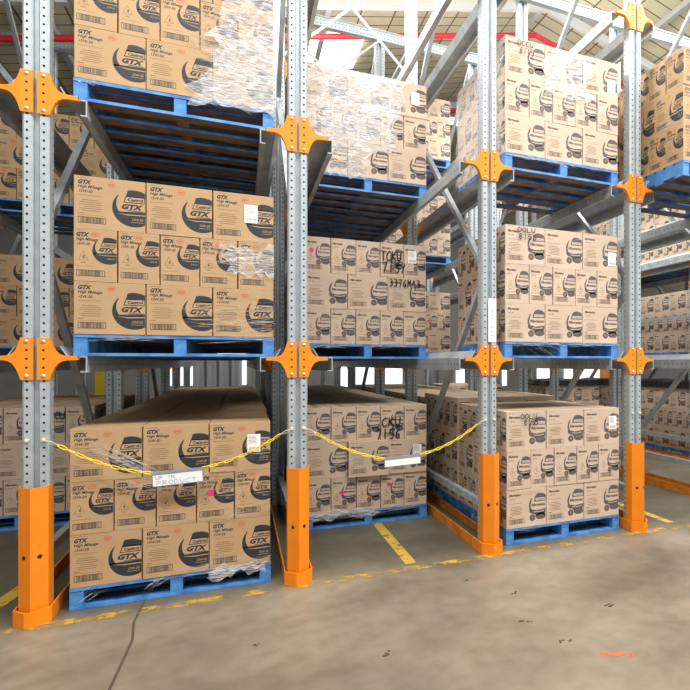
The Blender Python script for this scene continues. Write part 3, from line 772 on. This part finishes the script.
# ------------------------------------------------------------------ stretch wrap: visible wrinkles and hazy sheets of film
def wrap(key, side, items, label=None):
    """items: (x0,x1,z0,z1,n,ang,len,wid) fractions of the load face; streaks of wrinkled film lying on the cartons"""
    L = A[key]; rr = random.Random(key+side)
    H = HP+3*HB*L['ch']; h = PW/2
    root = empty('stretch_wrap', (L['x'], L['y'], L['z']))
    tag(root, label or 'clear wrinkled stretch wrap on the '+L['ph']+(' left side' if side == 'L' else ''), 'stretch wrap', 'stretch wrap on the loads')
    def pt(u, z, d):
        if side == 'F': return (-h+u*PW, -h-d, z)
        return (-h-d, h-u*PW, z)
    for it in items:
        mb = MB()
        if it[0] == 'sheet':
            _, u0, u1, z0, z1, sl = it; nx, nz = 10, 8; G = []
            for j in range(nz+1):
                t = j/nz; e0 = u0+sl*(t-.5)+rr.uniform(-.05, .05); e1 = min(1.003, u1+(sl*(t-.5) if u1 < .95 else 0)+(rr.uniform(-.05, .05) if u1 < .95 else 0))
                G.append([pt(max(-.003, e0)+(e1-max(-.003, e0))*i/nx, min(H+.003, (z0+(z1-z0)*t+(rr.uniform(-.02, .02) if 0 < j < nz else rr.uniform(-.035, .035) if z1 < .98 else 0))*H), .012+.012*rr.random()) for i in range(nx+1)])
            for j in range(nz):
                for i in range(nx): 
                    mb.poly([G[j][i], G[j][i+1], G[j+1][i+1], G[j+1][i]], 1)
            build(mb, 'film_sheet', [M['streak'], M['film']], root); continue
        u0, u1, z0, z1, n, ang, ln, wd = it
        for _ in range(int(n*1.5)):
            u, z = rr.uniform(u0, u1), rr.uniform(z0, z1)*H; a = radians(ang+rr.gauss(0, 2 if ang < -30 and ln > .4 else 7)); l = ln*rr.uniform(.4, 1.3); w = wd*.55*rr.uniform(.3, 1.3); k = 5
            d = .012+rr.random()*.010; pts = []
            for i in range(k+1):
                t = (i/k-.5)*l; pts.append((min(1.004, max(-.004, u+t*cos(a)/PW)), max(.01, min(H+.004, z+t*sin(a)+rr.uniform(-.003, .003)))))
            for i in range(k):
                w0, w1 = w*sin(pi*(i+.3)/(k+.6)), w*sin(pi*(i+1.3)/(k+.6))
                (a0, b0), (a1, b1) = pts[i], pts[i+1]
                mb.poly([pt(a0, b0-w0/2, d), pt(a1, b1-w1/2, d), pt(a1, b1+w1/2, d+.003), pt(a0, b0+w0/2, d+.003)], 0)
        tag(build(mb, 'film_wrinkles', [M['streak'], M['film']], root), kind='stuff')
    return root
wrap('b1u', 'F', [('sheet', .66, 1.0, .11, .55, .22), ('sheet', .60, 1.0, .10, .50, .2), (.62, 1.0, .10, .46, 150, -8, .18, .009), (.55, 1.0, .40, .62, 30, -6, .25, .008), (.7, 1.0, .6, 1, 90, -10, .16, .009), ('sheet', .70, 1.0, .50, 1.0, .1), (.02, .1, .09, .12, 5, -30, .08, .012)])
wrap('b1m', 'F', [(.62, 1.0, .55, .72, 26, -3, .22, .008), (.55, 1.0, .12, .30, 30, 6, .30, .008), (.1, 1.0, .085, .125, 12, 0, .3, .008), (.75, 1.0, .3, .5, 12, -6, .18, .006), ('sheet', .72, 1.0, .5, .68, 0)])
wrap('b1f', 'F', [(.5, 1.0, .10, .17, 26, 3, .30, .008), (.6, 1.0, .55, .72, 20, 8, .25, .008), (.20, .30, .79, .85, 16, -31, .46, .013), (.12, .45, .62, .70, 8, -12, .4, .008), (.5, .95, .42, .50, 12, 3, .35, .006), (.05, .14, .06, .12, 6, 30, .12, .012), (.36, .46, .06, .12, 6, 35, .12, .014), ('sheet', .70, .97, .085, .13, 0), (.85, 1.0, .78, 1.0, 10, -15, .14, .006)])
wrap('b2f', 'F', [(.0, .9, .08, .15, 40, 6, .30, .010), (.15, .3, .42, .52, 6, 10, .1, .012), (.1, .5, .70, .74, 8, 2, .2, .006), ('sheet', .05, .55, .085, .14, 0)])
wrap('b2m', 'F', [(.05, .6, .13, .45, 22, 4, .28, .006), (.05, .8, .09, .14, 22, 4, .30, .009), (.05, .7, .70, .78, 10, -4, .2, .005)])
wrap('b2u', 'F', [('sheet', .1, .72, .5, 1.0, 0), ('sheet', .1, .5, .12, .55, 0), ('sheet', .0, .75, .35, 1.0, .1), (.1, .7, .45, .8, 40, -6, .22, .007), (.1, .5, .12, .5, 20, -6, .22, .007)])
wrap('b3f', 'F', [(.0, .5, .86, .92, 10, 0, .15, .006), (.02, 1.0, .10, .14, 16, 2, .2, .007), (.05, .3, .38, .42, 6, 0, .1, .006), (.45, .5, .02, .1, 4, 75, .08, .008)])
wrap('b3m', 'F', [(.1, .4, .66, .74, 10, -2, .15, .006), (.02, .98, .09, .135, 22, 0, .25, .009), (.35, .7, .72, .97, 8, -10, .14, .006), (.2, .48, .03, .1, 6, -30, .2, .008)])
wrap('b3u', 'F', [('sheet', .33, .72, .62, .98, 0), (.36, .7, .62, .95, 26, -10, .2, .008), (.05, .95, .09, .13, 20, -3, .25, .010), (.45, .65, .5, .62, 8, -6, .2, .006), (.3, .6, .2, .35, 8, -4, .15, .006)])
wrap('b3u', 'L', [('sheet', .0, 1.0, .13, .98, 0), (.05, .95, .13, .95, 26, -4, .3, .008)])
wrap('b3f', 'L', [(.05, .95, .13, .9, 24, -12, .3, .007)])
wrap('b4u', 'L', [(.5, .95, .45, .55, 6, 5, .2, .01), (.3, .5, .35, .8, 4, 40, .1, .02)])

# ------------------------------------------------------------------ chains with hanging signs
def link_mesh():
    mb = MB(); a, b = .017, .0085
    pts = [(a*cos(t)+(.010 if cos(t) > 0 else -.010), 0, b*sin(t)) for t in [2*pi*i/14 for i in range(14)]]
    mb.tube(pts, .0035, 6, closed=True); return mb.mesh('link', [M['yellowp']])
LINK = link_mesh()
def chain(p0, p1, label, cat='chain'):
    p0, p1 = Vector(p0), Vector(p1); o = empty('plastic_chain', p0); tag(o, label, cat, 'yellow plastic chains')
    hook = MB(); d = (p1-p0); dn = d.normalized()
    # wire loops at the post end
    e = dn*.085; s = Vector((0, -.006, .010))
    hook.tube([(0, 0, 0), tuple(e*.5+s), tuple(e), tuple(e*.5-s)], .0028, 6, closed=True)
    build(hook, 'wire_hook', M['wire'], o)
    st = e*.95; n = int((d-st).length/.045)
    for i in range(n):
        t = (i+.5)/n; sag = -.035*4*t*(1-t)
        q = link('link', LINK, o, tuple(st+(d-st)*t+Vector((0, 0, sag))))
        sl = (d.z-.035*4*(1-2*t))/math.hypot(d.x, d.y)
        rot = Matrix.Rotation(math.atan2(d.y, d.x), 4, 'Z') @ Matrix.Rotation(-math.atan(sl), 4, 'Y') @ Matrix.Rotation(radians(50 if i % 2 else -40), 4, 'X')
        q.rotation_euler = rot.to_euler()
    return o
YC = -.03
def sign(xa, za, xb, zb, h, text, label):
    w = math.hypot(xb-xa, zb-za); ang = math.atan2(zb-za, xb-xa)
    o = empty('hanging_sign', ((xa+xb)/2, YC-.01, (za+zb)/2)); o.rotation_euler = (0, -ang, 0); tag(o, label, 'sign', 'signs hung on the chains')
    m = MB(); m.box(-w/2, w/2, -.004, .004, -h, .004); m.box(-w/2, w/2, -.008, .006, -.010, .008); build(m, 'holder', M['greyp'], o)
    m = MB(); m.box(-w/2+.006, w/2-.006, -.0055, -.0041, -h+.004, -.012); p = build(m, 'paper_insert', M['paper'], o)
    if text:
        m = MB()
        for t, x, z, c, ad in text: scrawl(m, t, x, z, c, ad, .0035, y=-.0063)
        build(m, 'handwriting', M['pen'], p)
sign(.605, .842, .898, .855, .088, [('UP IN', -.125, -.042, .022, .022), ('PRODUCT', -.120, -.078, .026, .033)], 'white hanging sign with faint blue handwriting on the left-hand chain')
sign(2.105, .830, 2.390, .842, .066, None, 'blank white hanging sign on the right-hand chain')
chain((.041, -.02, 1.085), (.612, YC-.01, .845), 'yellow chain from first post to the handwritten sign')
chain((W-.041, -.02, 1.085), (.892, YC-.01, .858), 'yellow chain from second post left to the handwritten sign')
chain((W+.041, -.02, 1.085), (2.112, YC-.01, .833), 'yellow chain from second post right to the blank sign')
chain((2*W-.047, -.02, 1.085), (2.384, YC-.01, .845), 'yellow chain from third post to the blank sign')

# ------------------------------------------------------------------ things far behind the racks
def black_sheet(x, y, z, w, d, label):
    m = MB(); n = 8; rr = random.Random(x)
    for i in range(n):
        for j in range(n):
            q = [(x-w/2+w*a/n, y-d/2+d*b/n) for a, b in ((i, j), (i+1, j), (i+1, j+1), (i, j+1))]
            m.poly([(a, b, z+.10+.015*sin(7*a)*cos(9*b)) for a, b in q])
    m.box(x-w/2, x+w/2, y-d/2, y-d/2+.01, z, z+.10); m.box(x-w/2, x-w/2+.01, y-d/2, y+d/2, z, z+.10)
    tag(build(m, 'plastic_sheet', M['blackp']), label, 'plastic sheet', 'black plastic covers')
black_sheet(5.5*W, .056+3.5*PW, 1.142, 1.2, 3.5, 'black plastic sheet over the floor loads at far right')
black_sheet(4.5*W, .056+4.5*PW+.012, 1.142, 1.2, 1.2, 'black plastic sheet over the floor load in the fifth lane')
def silver_load(x, y, label):
    o = empty('wrapped_load', (x, y, 0)); tag(o, label, 'wrapped load')
    m = MB()
    for i in range(4): m.prism([(-.6+.3*i+.15+.15*cos(2*pi*k/16), .15*sin(2*pi*k/16)) for k in range(16)], .15, 1.75)
    build(m, 'silver_wrap', M['silver'], o); m = MB(); m.box(-.62, .62, -.3, .3, .1, .15); m.box(-.6, -.5, -.3, .3, 0, .1); m.box(.5, .6, -.3, .3, 0, .1); build(m, 'base_board', M['oranged'], o)
silver_load(.55, 13.2, 'silver wrapped load far behind the first lane'); 
m = MB(); m.box(-.12, .12, -.12, .12, .02, 2.6); m.box(-.2, .2, -.2, .2, 0, .02)
tag(build(m, 'safety_column', M['yellowpaint'], loc=(-2.05, 13.0, 0)), 'yellow column far behind, seen under the left middle rail', 'column')
m = MB(); m.box(-.7, .7, -.4, .4, .12, 2.2); m.box(-.68, .68, -.38, .38, 0, .12); m.box(-.01, .01, -.41, -.4, .2, 2.1)
tag(build(m, 'storage_cabinet', M['orange'], loc=(15.6, 15.5, 0)), 'orange cabinet far behind, seen just right of the fourth post', 'cabinet')

# ------------------------------------------------------------------ light
def area(name, loc, rot, sx, sy, p, col=(1, 1, 1)):
    l = bpy.data.lights.new(name, 'AREA'); l.shape = 'RECTANGLE'; l.size = sx; l.size_y = sy; l.energy = p; l.color = col
    o = bpy.data.objects.new(name, l); C.objects.link(o); o.location = loc; o.rotation_euler = rot; return o
area('aisle_lamp', (2.0, -4.2, 7.8), (radians(38), 0, 0), 9, 2.0, 800, (1, .985, .98))
area('aisle_lamp', (8.5, -3.5, 7.8), (radians(25), 0, radians(20)), 6, 2.2, 560, (1, .985, .98))
area('roof_fill', (2.6, 5.3, 7.3), (0, 0, 0), 6, 1.0, 300, (1, .99, .98))  # added fill light, brightens the upper racks; no real fixture
area('roof_fill', (1.5, 1.0, 6.5), (0, radians(-52), 0), 1.0, 1.6, 200, (1, .99, .98))  # added fill light aimed at the left faces of the third-lane loads
area('roof_fill', (6.2, 3.2, 7.2), (0, radians(-22), 0), 1.4, 3.5, 620, (1, .99, .98))  # added fill light for the carton faces of the rightmost lane
area('roof_fill_up', (3.5, 5.3, 7.0), (pi, 0, 0), 9, 1.4, 70, (1, .99, .98))  # added upward fill, brightens the roof underside; no real fixture
area('rear_lamp', (4.0, 14.5, 6.2), (0, 0, 0), 14, 3, 220, (1, 1, 1))
w = bpy.data.worlds.new('world'); S.world = w; w.use_nodes = True
w.node_tree.nodes['Background'].inputs[0].default_value = (1, .98, .95, 1); w.node_tree.nodes['Background'].inputs[1].default_value = .62
S.view_settings.view_transform = 'Standard'; S.view_settings.look = 'None'; S.view_settings.exposure = 0
